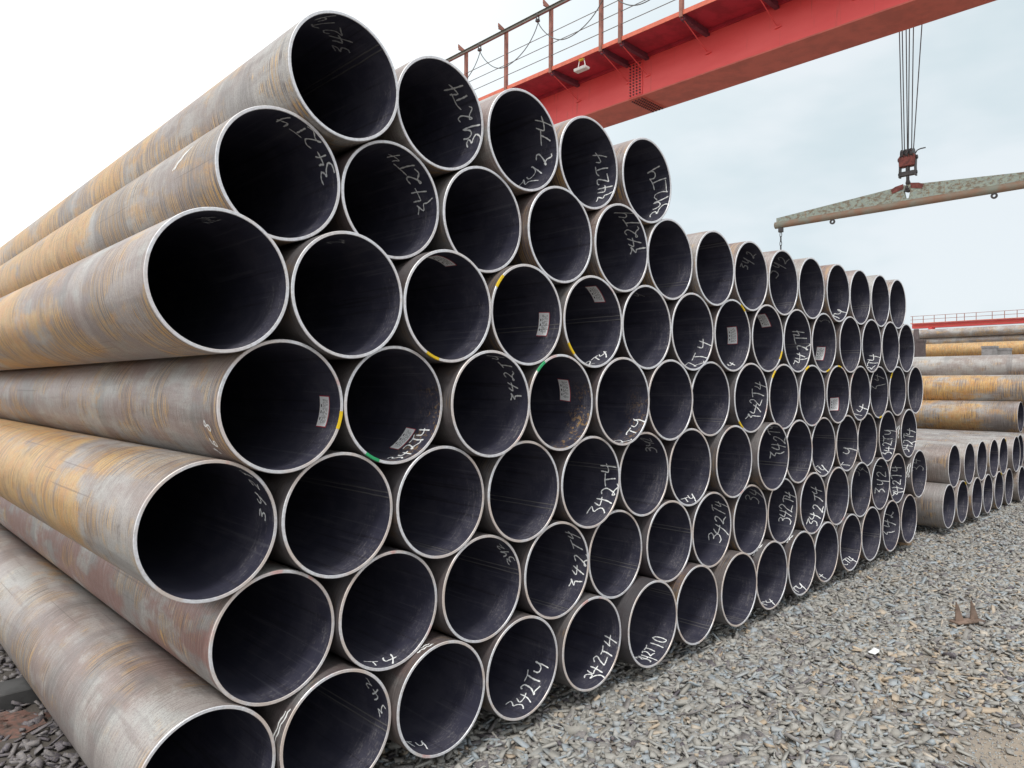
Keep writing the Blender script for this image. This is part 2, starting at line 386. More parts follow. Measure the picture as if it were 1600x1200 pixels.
PIPES={
(0,0):((0.001,0.084,0.254),{}),
(0,1):((0.514,0.063,0.254),{'t':[('342',1.7,0.051,28.3,0.118,0.065,0.9)],'s':[-13.7]}),
(0,2):((1.026,0.029,0.255),{'t':[('T4',-110.8,0.124,-98.8,0.121,0.07,1)]}),
(0,3):((1.538,0.025,0.257),{'t':[('342T4',-79.7,0.11,-22.0,0.11,0.1,1)]}),
(0,4):((2.051,-0.001,0.259),{'t':[('342T4',-71.8,0.079,-14.5,0.075,0.1,1)]}),
(0,5):((2.563,-0.045,0.262),{'t':[('342T10',-86.9,0.094,-40.8,0.094,0.1,0.95)],'s':[34.1]}),
(0,6):((3.075,-0.033,0.266),{'s':[-50.5]}),
(0,7):((3.588,-0.053,0.271),{'s':[-75.2]}),
(0,8):((4.1,-0.043,0.276),{'t':[('T4',-83.4,0.079,-70.8,0.043,0.09,1)]}),
(0,9):((4.612,-0.047,0.281),{'t':[('T4',-79.8,0.066,-66.0,0.033,0.09,1)]}),
(0,10):((5.125,-0.031,0.288),{'t':[('4',-78.6,0.062,-73.9,0.048,0.1,1)]}),
(0,11):((5.637,-0.042,0.295),{'t':[('2T4',-68.3,0.091,-49.8,0.036,0.1,1)],'s':[-29.8]}),
(0,12):((6.149,-0.039,0.302),{'s':[-13.2]}),
(0,13):((6.662,-0.051,0.311),{'t':[('342',-30.1,0.087,16.8,0.119,0.14,0.85)]}),
(0,14):((7.174,-0.059,0.32),{}),
(1,0):((0.257,0.098,0.697),{}),
(1,1):((0.769,0.073,0.697),{'t':[('T4',-102.7,0.066,-82.8,0.042,0.08,1)]}),
(1,2):((1.282,0.045,0.698),{'t':[('342',22.2,0.051,41.2,0.073,0.055,0.75)],'s':[8.3]}),
(1,3):((1.794,0.028,0.7),{'t':[('342T4',-32.0,0.057,36.0,0.065,0.085,0.95)],'s':[-71.7]}),
(1,4):((2.306,0.037,0.702),{'s':[-29.1]}),
(1,5):((2.819,0.01,0.706),{'s':[7.1]}),
(1,6):((3.331,0.011,0.71),{'t':[('342T4',-25.1,0.083,37.6,0.029,0.12,0.95)]}),
(1,7):((3.843,-0.002,0.715),{'t':[('34',29.2,0.086,50.2,0.047,0.09,0.5)]}),
(1,8):((4.356,-0.004,0.721),{'t':[('342T4',-28.9,0.08,24.2,0.037,0.12,0.95)]}),
(1,9):((4.868,-0.026,0.727),{'t':[('342T4',-54.2,0.066,20.3,0.065,0.15,1)]}),
(1,10):((5.38,-0.023,0.734),{}),
(1,11):((5.893,-0.037,0.743),{'t':[('34',33.7,0.12,50.1,0.063,0.1,0.5)]}),
(1,12):((6.405,-0.035,0.752),{'t':[('342T',-25.8,0.069,37.3,0.086,0.17,0.9)]}),
(1,13):((6.917,-0.028,0.761),{'t':[('342T4',-49.7,0.049,18.3,0.084,0.18,0.9)]}),
(1,14):((7.43,-0.08,0.772),{'t':[('34',8.7,0.104,31.2,0.082,0.13,0.6)]}),
(2,0):((0.0,0.084,1.14),{'t':[('342T',4.8,0.095,50.4,0.031,0.06,0.9)]}),
(2,1):((0.513,0.061,1.139),{'s':[13.4]}),
(2,2):((1.025,0.041,1.139),{'s':[-79.7]}),
(2,3):((1.537,0.022,1.14),{'s':[-25.9]}),
(2,4):((2.05,0.012,1.142),{'t':[('342T4',-51.7,0.08,12.5,0.065,0.1,1)],'s':[14.5]}),
(2,5):((2.562,0.022,1.145),{'t':[('342',31.8,0.105,56.3,0.085,0.07,0.5)]}),
(2,6):((3.074,0.021,1.149),{'t':[('T4',-72.9,0.082,-64.3,0.049,0.08,1)]}),
(2,7):((3.587,-0.012,1.154),{}),
(2,8):((4.099,-0.052,1.16),{'t':[('342T4',-4.3,0.076,61.2,0.054,0.12,0.85)],'s':[-18.8]}),
(2,9):((4.611,-0.018,1.166),{'s':[-42.2]}),
(2,10):((5.124,-0.004,1.174),{'t':[('T4',-65.4,0.076,-54.8,0.042,0.1,0.9)],'s':[17.9]}),
(2,11):((5.636,-0.008,1.182),{'t':[('T4',-62.3,0.061,-23.7,0.073,0.11,0.8)],'s':[3.1]}),
(2,12):((6.148,-0.001,1.191),{}),
(2,13):((6.661,-0.016,1.202),{'t':[('342T4',-52.2,0.07,5.4,0.064,0.16,0.95)],'s':[-12.8]}),
(2,14):((7.173,-0.056,1.213),{'t':[('342T4',-54.0,0.071,2.0,0.038,0.16,0.95)]}),
(3,0):((0.256,0.042,1.582),{'l':[(-6.5,0.123)],'m':[('Y',-13.7)]}),
(3,1):((0.768,0.043,1.581),{'t':[('342T4',-77.6,0.079,-30.5,0.085,0.08,1)],'l':[(-44.0,0.186)],'m':[('G',-118.7)]}),
(3,2):((1.281,-0.01,1.582),{'t':[('342T4',4.4,0.097,68.5,0.07,0.07,0.8)]}),
(3,3):((1.793,0.006,1.583),{'l':[(16.2,0.185)],'m':[('G',131.3)]}),
(3,4):((2.306,-0.011,1.585),{'t':[('2T4',-75.8,0.049,-30.2,0.047,0.09,1)]}),
(3,5):((2.818,0.006,1.589),{}),
(3,6):((3.33,0.025,1.593),{'s':[-39.4]}),
(3,7):((3.843,-0.005,1.598),{'t':[('342T4',-38.3,0.09,23.8,0.04,0.11,0.9)],'m':[('Y',-130.1)]}),
(3,8):((4.355,-0.012,1.605),{'m':[('Y',136.5)]}),
(3,9):((4.867,-0.016,1.612),{'m':[('Y',115.4)]}),
(3,10):((5.38,-0.026,1.621),{'l':[(-22.8,0.122)],'m':[('Y',85.5)]}),
(3,11):((5.892,-0.027,1.631),{'t':[('T4',-57.8,0.073,-38.4,0.054,0.1,0.95)]}),
(3,12):((6.404,-0.02,1.641),{'t':[('34',10.3,0.093,35.4,0.073,0.11,0.6)],'m':[('Y',-82.8)]}),
(3,13):((6.917,-0.027,1.653),{'m':[('Y',140.3)]}),
(3,14):((7.429,-0.044,1.666),{}),
(4,0):((-0.0,0.003,2.026),{'t':[('34',81.1,0.162,91.6,0.139,0.07,0.3)]}),
(4,1):((0.512,-0.002,2.024),{'t':[('2',80.6,0.15,84.8,0.147,0.08,0.3)]}),
(4,2):((1.024,-0.002,2.023),{'l':[(77.4,0.129)],'m':[('Y',-113.0)]}),
(4,3):((1.537,0.009,2.024),{'l':[(-5.9,0.116)],'m':[('Y',142.8)],'s':[-10.1]}),
(4,4):((2.049,0.001,2.025),{'t':[('2T4',-67.4,0.11,-47.4,0.06,0.08,1)],'l':[(49.7,0.117)],'m':[('Y',-141.1)],'s':[9.9]}),
(4,5):((2.561,0.006,2.028),{'t':[('4',64.4,0.143,68.2,0.142,0.07,0.3)]}),
(4,6):((3.074,0.008,2.032),{'t':[('2T4',-61.5,0.078,-16.7,0.06,0.1,0.9)]}),
(4,7):((3.586,0.003,2.037),{'t':[('4',-59.1,0.091,-53.1,0.077,0.07,1)],'l':[(4.8,0.135)],'m':[('Y',56.5)]}),
(4,8):((4.098,-0.005,2.044),{'l':[(41.3,0.124)],'m':[('Y',-29.8)]}),
(4,9):((4.611,-0.005,2.051),{'t':[('342T4',-43.5,0.056,21.3,0.084,0.13,0.9)],'s':[-5.1]}),
(4,10):((5.123,-0.008,2.06),{'t':[('3',53.8,0.089,60.4,0.085,0.1,0.35)],'l':[(-19.9,0.128)],'m':[('Y',-72.8)]}),
(4,11):((5.635,-0.033,2.069),{'s':[-12.5]}),
(4,12):((6.148,-0.039,2.08),{'t':[('2T4',-59.2,0.064,-24.1,0.05,0.12,1)]}),
(4,13):((6.66,-0.041,2.093),{}),
(4,14):((7.172,-0.03,2.106),{}),
(5,0):((0.255,0.074,2.468),{'t':[('342T4',15.6,0.065,80.7,0.065,0.09,0.8)]}),
(5,1):((0.768,0.077,2.466),{'t':[('342T4',6.5,0.098,71.7,0.108,0.09,0.8)]}),
(5,2):((1.28,0.056,2.465),{}),
(5,3):((1.792,0.016,2.466),{}),
(5,4):((2.305,0.003,2.468),{'t':[('342T4',4.4,0.07,65.6,0.044,0.1,0.8)]}),
(5,5):((2.817,0.012,2.471),{'s':[-31.1]}),
(5,6):((3.329,-0.005,2.476),{'s':[51.8]}),
(5,7):((3.842,-0.002,2.482),{'t':[('342',25.6,0.168,54.6,0.092,0.08,0.4)]}),
(5,8):((4.354,-0.006,2.489),{'t':[('342',29.4,0.184,57.9,0.077,0.08,0.45)],'s':[-36.3]}),
(5,9):((4.866,-0.009,2.498),{}),
(5,10):((5.379,-0.025,2.508),{'t':[('T4',-53.2,0.081,-37.2,0.043,0.09,0.9)]}),
(5,11):((5.891,-0.025,2.519),{'s':[-15.8]}),
(5,12):((6.403,-0.03,2.531),{}),
(5,13):((6.916,-0.025,2.545),{}),
(6,0):((0.511,0.035,2.909),{'t':[('342T4',65.1,0.198,109.8,0.035,0.09,0.5)],'s':[47.6]}),
(6,1):((1.023,0.061,2.907),{'t':[('342T4',-14.2,0.069,52.8,0.107,0.1,0.8)]}),
(6,2):((1.536,0.038,2.907),{'t':[('342T4',-39.8,0.12,38.7,-0.004,0.1,0.9)]}),
(6,3):((2.048,0.037,2.908),{'t':[('342T4',-36.2,0.059,24.5,0.114,0.1,0.9)]}),
(6,4):((2.56,0.009,2.911),{'t':[('342T4',-37.0,0.031,30.2,0.076,0.1,0.9)]})}

# ------------------------------------------------------------------ pipes
RO, RI, LEN = 0.254, 0.2408, 12.0


def pipe_mesh(seg=96):
    b = MB()
    def ring(r, y): return [(r*math.cos(2*PI*k/seg), y, r*math.sin(2*PI*k/seg)) for k in range(seg)]
    def sheet(rings, mi, flip, smooth=True):
        v = [q for g in rings for q in g]
        f = []
        for i in range(len(rings)-1):
            for k in range(seg):
                q = (i*seg+k, i*seg+(k+1) % seg, (i+1)*seg+(k+1) % seg, (i+1)*seg+k)
                f.append(q[::-1] if flip else q)
        b.add(v, f, mi, smooth)
    sheet([ring(RO, 0.003), ring(RO, 1.0), ring(RO, 4.0), ring(RO, LEN)], 0, True)
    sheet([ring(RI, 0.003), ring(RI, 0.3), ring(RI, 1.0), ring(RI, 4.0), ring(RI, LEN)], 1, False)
    sheet([ring(RO, LEN), ring(RI, LEN)], 0, True, False)
    return b.mesh('steel_pipe', [MT['outer'], MT['inner']])


def rim_mesh(seg=96):
    b = MB()
    prof = [(RO, 0.0030), (RO-0.0022, 0.0), (RI+0.0015, 0.0), (RI, 0.0030)]
    for (r0, y0), (r1, y1) in zip(prof, prof[1:]):
        v = []
        for k in range(seg):
            a = 2*PI*k/seg; v.append((r0*math.cos(a), y0, r0*math.sin(a)))
        for k in range(seg):
            a = 2*PI*k/seg; v.append((r1*math.cos(a), y1, r1*math.sin(a)))
        b.add(v, [(k, seg+k, seg+(k+1) % seg, (k+1) % seg)[::-1] for k in range(seg)], 0, False)
    return b.mesh('end_rim', MT['rim'])


PIPE_ME, RIM_ME = pipe_mesh(), rim_mesh()
PIPE_LO, RIM_LO = pipe_mesh(40), rim_mesh(40)

GLYPH = {
    '3': [[[(.05, .93), (.28, .98), (.50, .95), (.36, .76), (.20, .58), (.40, .50), (.50, .32), (.44, .10), (.22, -.06)]],
          [[(.02, .86), (.22, 1.0), (.42, .88), (.36, .66), (.16, .56), (.42, .48), (.56, .22), (.40, -.10), (.10, -.16)]],
          [[(.00, .98), (.30, .94), (.48, .98), (.22, .60), (.46, .52), (.50, .20), (.62, -.18)]]],
    '4': [[[(.10, .96), (.05, .70), (.02, .46), (.24, .46), (.58, .52)], [(.44, .98), (.38, .55), (.30, -.10)]],
          [[(.06, .98), (.02, .62), (.14, .42), (.36, .52), (.48, .92), (.46, .96)], [(.46, .94), (.42, .40), (.34, -.22)]],
          [[(.12, .90), (.00, .52), (.30, .50), (.62, .58)], [(.50, .86), (.36, .30), (.20, -.16)]]],
    '2': [[[(.04, .80), (.18, .97), (.38, .92), (.40, .68), (.22, .36), (.00, .06), (.24, .10), (.56, .00)]],
          [[(.02, .72), (.20, .96), (.40, .80), (.24, .40), (.04, .02), (.14, .06), (.66, .04)]],
          [[(.08, .90), (.34, .98), (.40, .70), (.10, .12), (.06, .22), (.28, .16), (.50, -.08), (.70, .0)]]],
    'T': [[[(-.02, .92), (.28, .95), (.60, 1.0)], [(.30, .94), (.26, .5), (.18, .0)]],
          [[(-.10, .86), (.20, .96), (.66, .92)], [(.34, .92), (.32, .4), (.30, .08)]]],
    '1': [[[(.34, 1.0), (.28, .5), (.20, .0)]]],
    '0': [[[(.30, .96), (.08, .72), (.06, .30), (.26, .04), (.46, .30), (.46, .74), (.28, .97)]]],
    '6': [[[(.44, 1.0), (.18, .66), (.06, .28), (.24, .02), (.46, .18), (.38, .42), (.10, .32)]]],
    '8': [[[(.46, .92), (.16, .96), (.12, .72), (.42, .36), (.34, .04), (.08, .14), (.20, .46), (.50, .94)]]]}


def spline(p, n=5):
    p = [np.array(q, float) for q in p]; out = []
    if len(p) == 2:
        return [p[0] + (p[1]-p[0])*i/4 for i in range(5)]
    e = [2*p[0]-p[1]] + p + [2*p[-1]-p[-2]]
    for i in range(1, len(e)-2):
        for k in range(n):
            t = k/n
            out.append(0.5*((2*e[i]) + (-e[i-1]+e[i+1])*t + (2*e[i-1]-5*e[i]+4*e[i+1]-e[i+2])*t*t + (-e[i-1]+3*e[i]-3*e[i+1]+e[i+2])*t**3))
    return out + [p[-1]]


def ribbon(b, pts, w, rad, mi=0):
    """pts: (arc metres at RI, depth) -> flat stroke lying on the cylinder"""
    v = []
    n = len(pts)
    for i in range(n):
        t = pts[min(i+1, n-1)] - pts[max(i-1, 0)]; t = t/(np.linalg.norm(t)+1e-9)
        nn = np.array([-t[1], t[0]])
        ww = w*(0.5 + 0.12*math.sin(i*1.7+n))*(0.75 if i in (0, n-1) else 1)
        for s in (-1, 1):
            q = pts[i] + nn*s*ww; a = q[0]/RI
            v.append((rad*math.cos(a), max(q[1], 0.002), rad*math.sin(a)))
    b.add(v, [(2*i, 2*i+1, 2*i+3, 2*i+2) for i in range(n-1)], mi)


def chalk_text(parent, text, t0, d0, t1, d1, h, strength, rad=RI-0.0015):
    b = MB(); n = len(text)
    A0, A1 = np.array([R(t0)*RI, d0]), np.array([R(t1)*RI, d1])
    L = np.linalg.norm(A1-A0)
    ea = (A1-A0)/L if L > 1e-4 else np.array([1.0, 0.0])
    if n == 1: ea = np.array([0.94, -0.34])
    eb = np.array([-ea[1], ea[0]])
    if eb[1] < 0: eb = -eb
    h = max(h, 0.07) if n == 1 else min(h, 0.10)
    step = L/(n-1) if n > 1 else 0.05
    wd = min(max(step*0.80, 0.032), h*0.62)
    shift = max(0.0, h*0.52+0.012 - min(d0, d1))*0.7
    rr = random.Random(int(1000*(t0+400)+n))
    slant = rr.uniform(-.35, .25); wob = rr.uniform(0, 6.28)
    for i, ch in enumerate(text):
        jit = .13*math.sin(wob+i*1.7) + rr.uniform(-.07, .07); sk = slant + rr.uniform(-.15, .15); hh = h*rr.uniform(.78, 1.18); ww = wd*rr.uniform(.85, 1.25)
        c = A0 + (A1-A0)*((i+rr.uniform(-.12, .12))/(n-1) if n > 1 else 0.5) + np.array([0, shift])
        var = GLYPH[ch]; var = var[rr.randrange(len(var))]
        for st in var:
            q = [np.array(p) + np.array([rr.uniform(-.05, .05), rr.uniform(-.05, .05)]) for p in st]
            ribbon(b, [c + ea*((p[0]-.28)/.56*ww + sk*(p[1]-.5)*ww) + eb*((p[1]-.48+jit)*hh) for p in spline(q)], rr.uniform(.0058, .0082), rad)
    o = b.build('chalk_mark', MT['chalk'], parent); o['strength'] = float(strength)
    return o


def paper_label(parent, t, d):
    b = MB(); c = np.array([R(t)*RI, d]); rr = random.Random(int(t*10)); tl = rr.uniform(-.12, .12)
    ea = np.array([math.cos(tl), math.sin(tl)]); eb = np.array([-ea[1], ea[0]])
    def quad(a0, a1, b0, b1, rad, mi, n=8):
        v = []
        for i in range(n+1):
            a = a0 + (a1-a0)*i/n
            for bb in (b0, b1):
                q = c + ea*a + eb*bb; g = q[0]/RI
                v.append((rad*math.cos(g), q[1], rad*math.sin(g)))
        b.add(v, [(2*i, 2*i+1, 2*i+3, 2*i+2) for i in range(n)], mi)
    quad(-.066, .066, -.040, .040, RI-.0016, 1); quad(-.0625, .0625, -.0355, .0385, RI-.0022, 0)
    for a in (-.030, -.002, .024): quad(a-.006, a+.006, .021, .028, RI-.0028, 2, 2)      # bold print
    for k, bb in enumerate((.011, .004, -.004, -.012, -.021)):
        a = -.052 + rr.uniform(0, .01)
        while a < .046:
            ln = rr.uniform(.004, .018); quad(a, min(a+ln, .052), bb-.0012, bb+.0012, RI-.0028, 2, 2); a += ln + rr.uniform(.003, .010)
    return b.build('paper_label', [MT['paper'], MT['paper_red'], MT['ink']], parent)


def paint_mark(parent, col, t, span=17):
    b = MB(); n = 8; v = []
    for i in range(n+1):
        a = R(t - span/2 + span*i/n)
        v += [(RI*.997*math.cos(a), 0.004, RI*.997*math.sin(a)), (RI*1.004*math.cos(a), -0.0012, RI*1.004*math.sin(a)),
              (RO*.993*math.cos(a), -0.0012, RO*.993*math.sin(a)), (RO*1.002*math.cos(a), 0.004, RO*1.002*math.sin(a))]
    b.add(v, [(4*i+k, 4*i+k+1, 4*i+k+5, 4*i+k+4) for i in range(n) for k in range(3)])
    return b.build('paint_mark', MT['yellow'] if col == 'Y' else MT['green_mark'], parent)


def weld_seam(parent, t):
    b = MB()
    for da, w in ((-2.6, .003), (2.6, .003)):
        v = []
        rr = random.Random(int(t*7+da))
        for i in range(25):
            y = 0.005 + 2.6*(i/24)**1.5; a = R(t+da+rr.uniform(-.25, .25))
            v += [((RI-.0005)*math.cos(a-w/RI), y, (RI-.0005)*math.sin(a-w/RI)), ((RI-.003)*math.cos(a), y, (RI-.003)*math.sin(a)), ((RI-.0005)*math.cos(a+w/RI), y, (RI-.0005)*math.sin(a+w/RI))]
        b.add(v, [(3*i+k, 3*i+k+1, 3*i+k+4, 3*i+k+3) for i in range(24) for k in (0, 1)], 0, True)
    return b.build('weld_seam', MT['seam'], parent)


def make_pipe(pos, seed, rust, warm, tint, lo=False, flakes=0.0, dark=0.0):
    o = link(bpy.data.objects.new('steel_pipe', PIPE_LO if lo else PIPE_ME)); o.location = pos
    o['seed'] = seed; o['rust'] = rust; o['warm'] = warm; o['flakes'] = flakes; o['dark'] = dark
    r = link(bpy.data.objects.new('end_rim', RIM_LO if lo else RIM_ME), o); r['seed'] = seed; r['tint'] = tint
    return o


def chalk_stroke(parent, t0, t1, d0, d1, strength=.9, rad=RO+.0012):
    b = MB()
    for j in range(2):
        pts = [np.array([R(t0+(t1-t0)*i/10)*RI, d0+j*.018+(d1-d0)*i/10+.004*math.sin(i*1.9+j)]) for i in range(11)]
        ribbon(b, pts[j:], .007, rad)
    o = b.build('chalk_mark', MT['chalk'], parent); o['strength'] = strength


OUTER = {(0, 1): (142, 178, .02, .05), (0, 8): (112, 140, .03, .06), (0, 9): (115, 135, .03, .05), (0, 11): (120, 165, .03, .07), (1, 14): (150, 185, .02, .03), (2, 14): (160, 190, .02, .03), (0, 2): (100, 118, .02, .04), (5, 0): (150, 168, .30, .42)}
ORD = 'first second third fourth fifth sixth seventh eighth ninth tenth eleventh twelfth thirteenth fourteenth fifteenth'.split()
ROW = ['bottom row', 'second row up', 'third row up', 'middle row', 'fifth row up', 'sixth row up', 'short top row']
LOOK = {(0, 0): (.30, .25, 'grey pipe with a pale scuffed side'), (1, 0): (.12, 1.0, 'purplish red pipe'), (2, 0): (.84, .2, 'ochre rusted pipe'),
        (3, 0): (.22, .45, 'brownish grey pipe with chalked side and paper tag'), (4, 0): (.60, .35, 'yellow streaked pipe'),
        (5, 0): (.84, .1, 'orange rusted pipe'), (6, 0): (.62, .1, 'grey and ochre pipe')}
for (row, i), (pos, ex) in PIPES.items():
    rr = random.Random(row*31+i)
    rust, warm, look = LOOK.get((row, i), (rr.uniform(.15, .7), rr.uniform(0, .6), None))
    tint = (0.85, 0.8, 0.75, 0.6, 0.4, 0.25, 0.1)[row]
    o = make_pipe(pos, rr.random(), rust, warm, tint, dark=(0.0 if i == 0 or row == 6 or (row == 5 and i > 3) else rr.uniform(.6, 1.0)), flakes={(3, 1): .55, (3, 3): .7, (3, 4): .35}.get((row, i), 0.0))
    o.rotation_euler = (0, rr.uniform(-.3, .3)*0, rr.uniform(-.0015, .0015))
    desc = []
    if ex.get('l'): desc.append('paper tag inside')
    if ex.get('t'):
        tx = ex['t'][0][0]; tx = {'3': 'figure 3', '2': 'figure 2', '4': 'figure 4'}.get(tx, tx)
        desc.append('%schalk %s' % ('faint ' if ex['t'][0][6] < .6 else '', tx))
    if ex.get('m') and len(desc) < 2: desc.append({'Y': 'yellow', 'G': 'green'}[ex['m'][0][0]] + ' mark on rim')
    if ex.get('s') and not desc: desc.append('weld line showing inside')
    if not desc: desc = ['bare dark bore']
    if look: lab = '%s, %s from left in the %s' % (look, ORD[i], ROW[row])
    else: lab = 'steel pipe, %s from left in the %s, %s' % (ORD[i], ROW[row], ' and '.join(desc))
    if len(lab.split()) > 16: lab = 'steel pipe, %s from left in the %s, %s' % (ORD[i], ROW[row], desc[0])
    if len(lab.split()) > 16: lab = 'pipe, %s from left in the %s, %s' % (ORD[i], ROW[row], desc[0])
    tag(o, lab, 'pipe', 'steel pipes in the large stack')
    for t in ex.get('t', ()): chalk_text(o, *t)
    for t in ex.get('l', ()): paper_label(o, *t)
    for t in ex.get('m', ()): paint_mark(o, *t)
    for t in ex.get('s', ()): weld_seam(o, t)
    if (row, i) in OUTER: chalk_stroke(o, *OUTER[(row, i)])
    if (row, i) == (3, 0): chalk_text(o, '168', -138, .145, -163, .105, .05, .85, RO+.0012)

# bearers under the large stack
for y, w in ((2.15, .22), (9.5, .22)):
    b = MB()
    for k in range(3):
        b.box(-1.0+k*2.95, -1.0+k*2.95+2.9, y, y+w, -0.16, -0.003)
    o = b.build('timber_bearer', MT['concrete'], bevel=.006)
    tag(o, 'dark bearer lying under the near left pipe of the large stack' if y < 5 else 'dark bearer under the far ends of the large stack', 'bearer')

# low two-row stack
for row, n in ((0, 9), (1, 8)):
    for i in range(n):
        rr = random.Random(500+row*20+i)
        x = (8.335, 8.60)[row] + .513*i
        z = .33 + .442*row
        yy = ((-.132, -.146, -.181, -.188, -.206, -.22, -.276, -.24, -.22), (-.12, -.157, -.175, -.20, -.204, -.256, -.207, -.22))[row][i]
        o = make_pipe((x, yy, z), rr.random(), rr.uniform(.05, .25), .15, .5)
        ex = 'bare grey bore'
        if row == 0 and i in (1, 2): paper_label(o, 170, .06); ex = 'paper tag at its mouth'
        if (row, i) in ((0, 1), (0, 4), (1, 4)): paint_mark(o, 'Y', 60)
        if (row, i) in ((1, 3), (0, 3), (0, 5), (0, 4)): weld_seam(o, 5 + 10*row)
        tag(o, 'grey pipe, %s from left, %s row of the low stack, %s' % (ORD[i], ('bottom', 'upper')[row], ex), 'pipe', 'grey pipes in the low two-row stack')

# taller stack behind the low one, seen from its side
SIDE = {2: (1.0, .1, 'orange and silver pipe seen side-on just above the low stack'), 3: (.8, .0, 'pipe with yellow and silver side, second above the low stack'),
        4: (.05, 0., 'smooth pale grey pipe, topmost of the stack behind the low stack')}
for row, ks in ((0, (0, 1)), (1, (0, 1)), (2, (0, 1, 2, 3, 4, 5)), (3, (0, 1, 2, 3, 4, 5)), (4, (5,))):
    for k in ks:
        first = k == ks[0]
        o = make_pipe((13.16 + .514*k + (.257 if row % 2 else 0), .05 if row == 2 and k == 0 else -.75, .354 + .443*row), .13+.17*row+.31*k, *(SIDE.get(row, (.3, .2, '')) if first else (.3, .2, ''))[:2], .4)
        tag(o, SIDE[row][2] if row in SIDE and first else 'weathered pipe inside the stack behind the low grey stack', 'pipe', 'pipes in the stack behind the low one')
# orange pile and, farther off, the last stack
for k in range(7):
    o = make_pipe((27.7 + (.257 if k % 2 else 0), 6.3-12.0, 3.10 - .443*k), .41+.13*k, 1.0, .1, .4, lo=True)
    tag(o, 'weathered pipe under the bright orange far pipe' if k else 'bright orange rusted far pipe behind the dark posts and grey blocks', 'pipe', 'pipes in the orange far pile')
for k in range(11):
    o = make_pipe((44.9 + (.257 if k % 2 else 0), 11.9-12.0 if k else 11.3-12.0, 4.97 - .443*k), .21+.13*k, .25 if k < 2 else .4, .1, .4, lo=True)
    tag(o, ('beige pipe, topmost of the farthest stack under the distant crane', 'grey beige pipe, second from top of the farthest stack')[k] if k < 2 else 'weathered pipe low in the farthest stack', 'pipe', 'pipes in the farthest stack')

# steel posts and blocks standing among the far stacks
for nm, (x, y), (w, d), top, mt, lab, cat in (
        ('stop_post', (18.86, 3.26), (.11, .12), 3.22, 'postd', 'tall dark pointed steel post beside the end of the large stack', 'post'),
        ('stop_post', (18.51, 3.05), (.15, .17), 2.92, 'postd', 'short broad dark brown post in front of the orange far pipe', 'post'),
        ('concrete_block', (20.2, 1.96), (.30, .30), 2.80, 'block', 'grey block, the taller of two before the orange far pipe', 'block'),
        ('concrete_block', (20.45, 1.71), (.28, .28), 2.75, 'block', 'grey block, the lower of two before the orange far pipe', 'block')):
    b = MB()
    if 'pointed' in lab:
        b.prism([(x-w/2, 0.0), (x+w/2, 0.0), (x+w/2, top-.2), (x, top), (x-w/2, top-.25)], 1, y-d/2, y+d/2)
    else:
        b.box(x-w/2, x+w/2, y-d/2, y+d/2, 0.0, top-.05); b.box(x-w/2-.01, x+w/2+.01, y-d/2-.01, y+d/2+.01, top-.05, top)
    tag(b.build(nm, MT[mt]), lab, cat)

# ------------------------------------------------------------------ red gantry crane overhead
crane = empty('gantry_crane', (9.4, 4.0, 0))
tag(crane, 'red gantry crane girder with railed walkway crossing above the stack', 'crane')


def cpart(name, b, m, parent=None, bevel=0.0):
    """crane parts are modelled in world coordinates; the empty sits below the girder"""
    b.v = [(x-9.4, y-4.0, z) for x, y, z in b.v] if parent is None else [(x-9.4, y-4.0, z) for x, y, z in b.v]
    return b.build(name, m, parent or crane, bevel)


XW, XE = 9.083, 8.324            # web face, walkway edge
Y0, Y1 = -12.0, 26.0
b = MB(); b.box(XW, 9.80, Y0, Y1, 6.712, 7.46); cpart('girder', b, MT['red'])
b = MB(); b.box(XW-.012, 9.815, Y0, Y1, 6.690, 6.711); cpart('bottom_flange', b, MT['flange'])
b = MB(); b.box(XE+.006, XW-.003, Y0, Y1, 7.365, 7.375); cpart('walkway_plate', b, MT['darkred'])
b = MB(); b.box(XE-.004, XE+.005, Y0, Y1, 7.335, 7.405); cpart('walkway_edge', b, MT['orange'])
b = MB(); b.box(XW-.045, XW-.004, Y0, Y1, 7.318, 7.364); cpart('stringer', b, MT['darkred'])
posts = [Y for Y in (-3.4, -2.25, -1.1, .05, 1.2, 2.30, 3.445, 4.594, 4.996, 6.133, 7.291, 8.46, 9.61, 10.76, 11.9, 13.05, 14.2, 15.35, 16.5)]
for Y in posts:
    b = MB(); b.box(XE-.030, XE-.0045, Y-.028, Y+.028, 7.30, 8.46); b.box(XE-.0045, XE+.03, Y-.028, Y-.020, 7.41, 8.46)
    o = cpart('guard_post', b, MT['post'])
    a = MB(); a.box(XE-.20, XE-.031, Y-.012, Y+.012, 8.432, 8.474); a.prism([(XE-.21, 8.475), (XE-.03, 8.475), (XE-.21, 8.54)], 1, Y-.010, Y+.010)
    cpart('rail_arm', a, MT['post'], o)
    b = MB(); b.box(XE+.03, XW-.002, Y-.035, Y+.035, 7.275, 7.3635); cpart('bracket', b, MT['bracket'])
    b = MB(); b.tube([(XE+.02, Y, 7.30), (XW-.004, Y, 7.02)], .009, 6); b.prism([(Y-.075, 7.0), (Y+.03, 6.985), (Y+.03, 7.03)], 0, XW-.025, XW-.001); cpart('strut', b, MT['red'])
for dz in (.24, .45, .65):
    b = MB(); b.tube([(XE-.017, -3.4, 7.36+dz), (XE-.017, 16.5, 7.36+dz)], .0065, 6); cpart('guard_wire', b, MT['wire'])
b = MB()
b.box(XE-.125, XE-.075, Y0, Y1, 8.424, 8.431); b.box(XE-.105, XE-.095, Y0, Y1, 8.375, 8.424); b.box(XE-.125, XE-.075, Y0, Y1, 8.366, 8.375)
cpart('cable_track', b, MT['track'])
b = MB(); b.box(XW-.013, XW-.0005, 4.69, 4.98, 6.72, 7.30); sp = cpart('splice_plate', b, MT['red'])
b = MB()
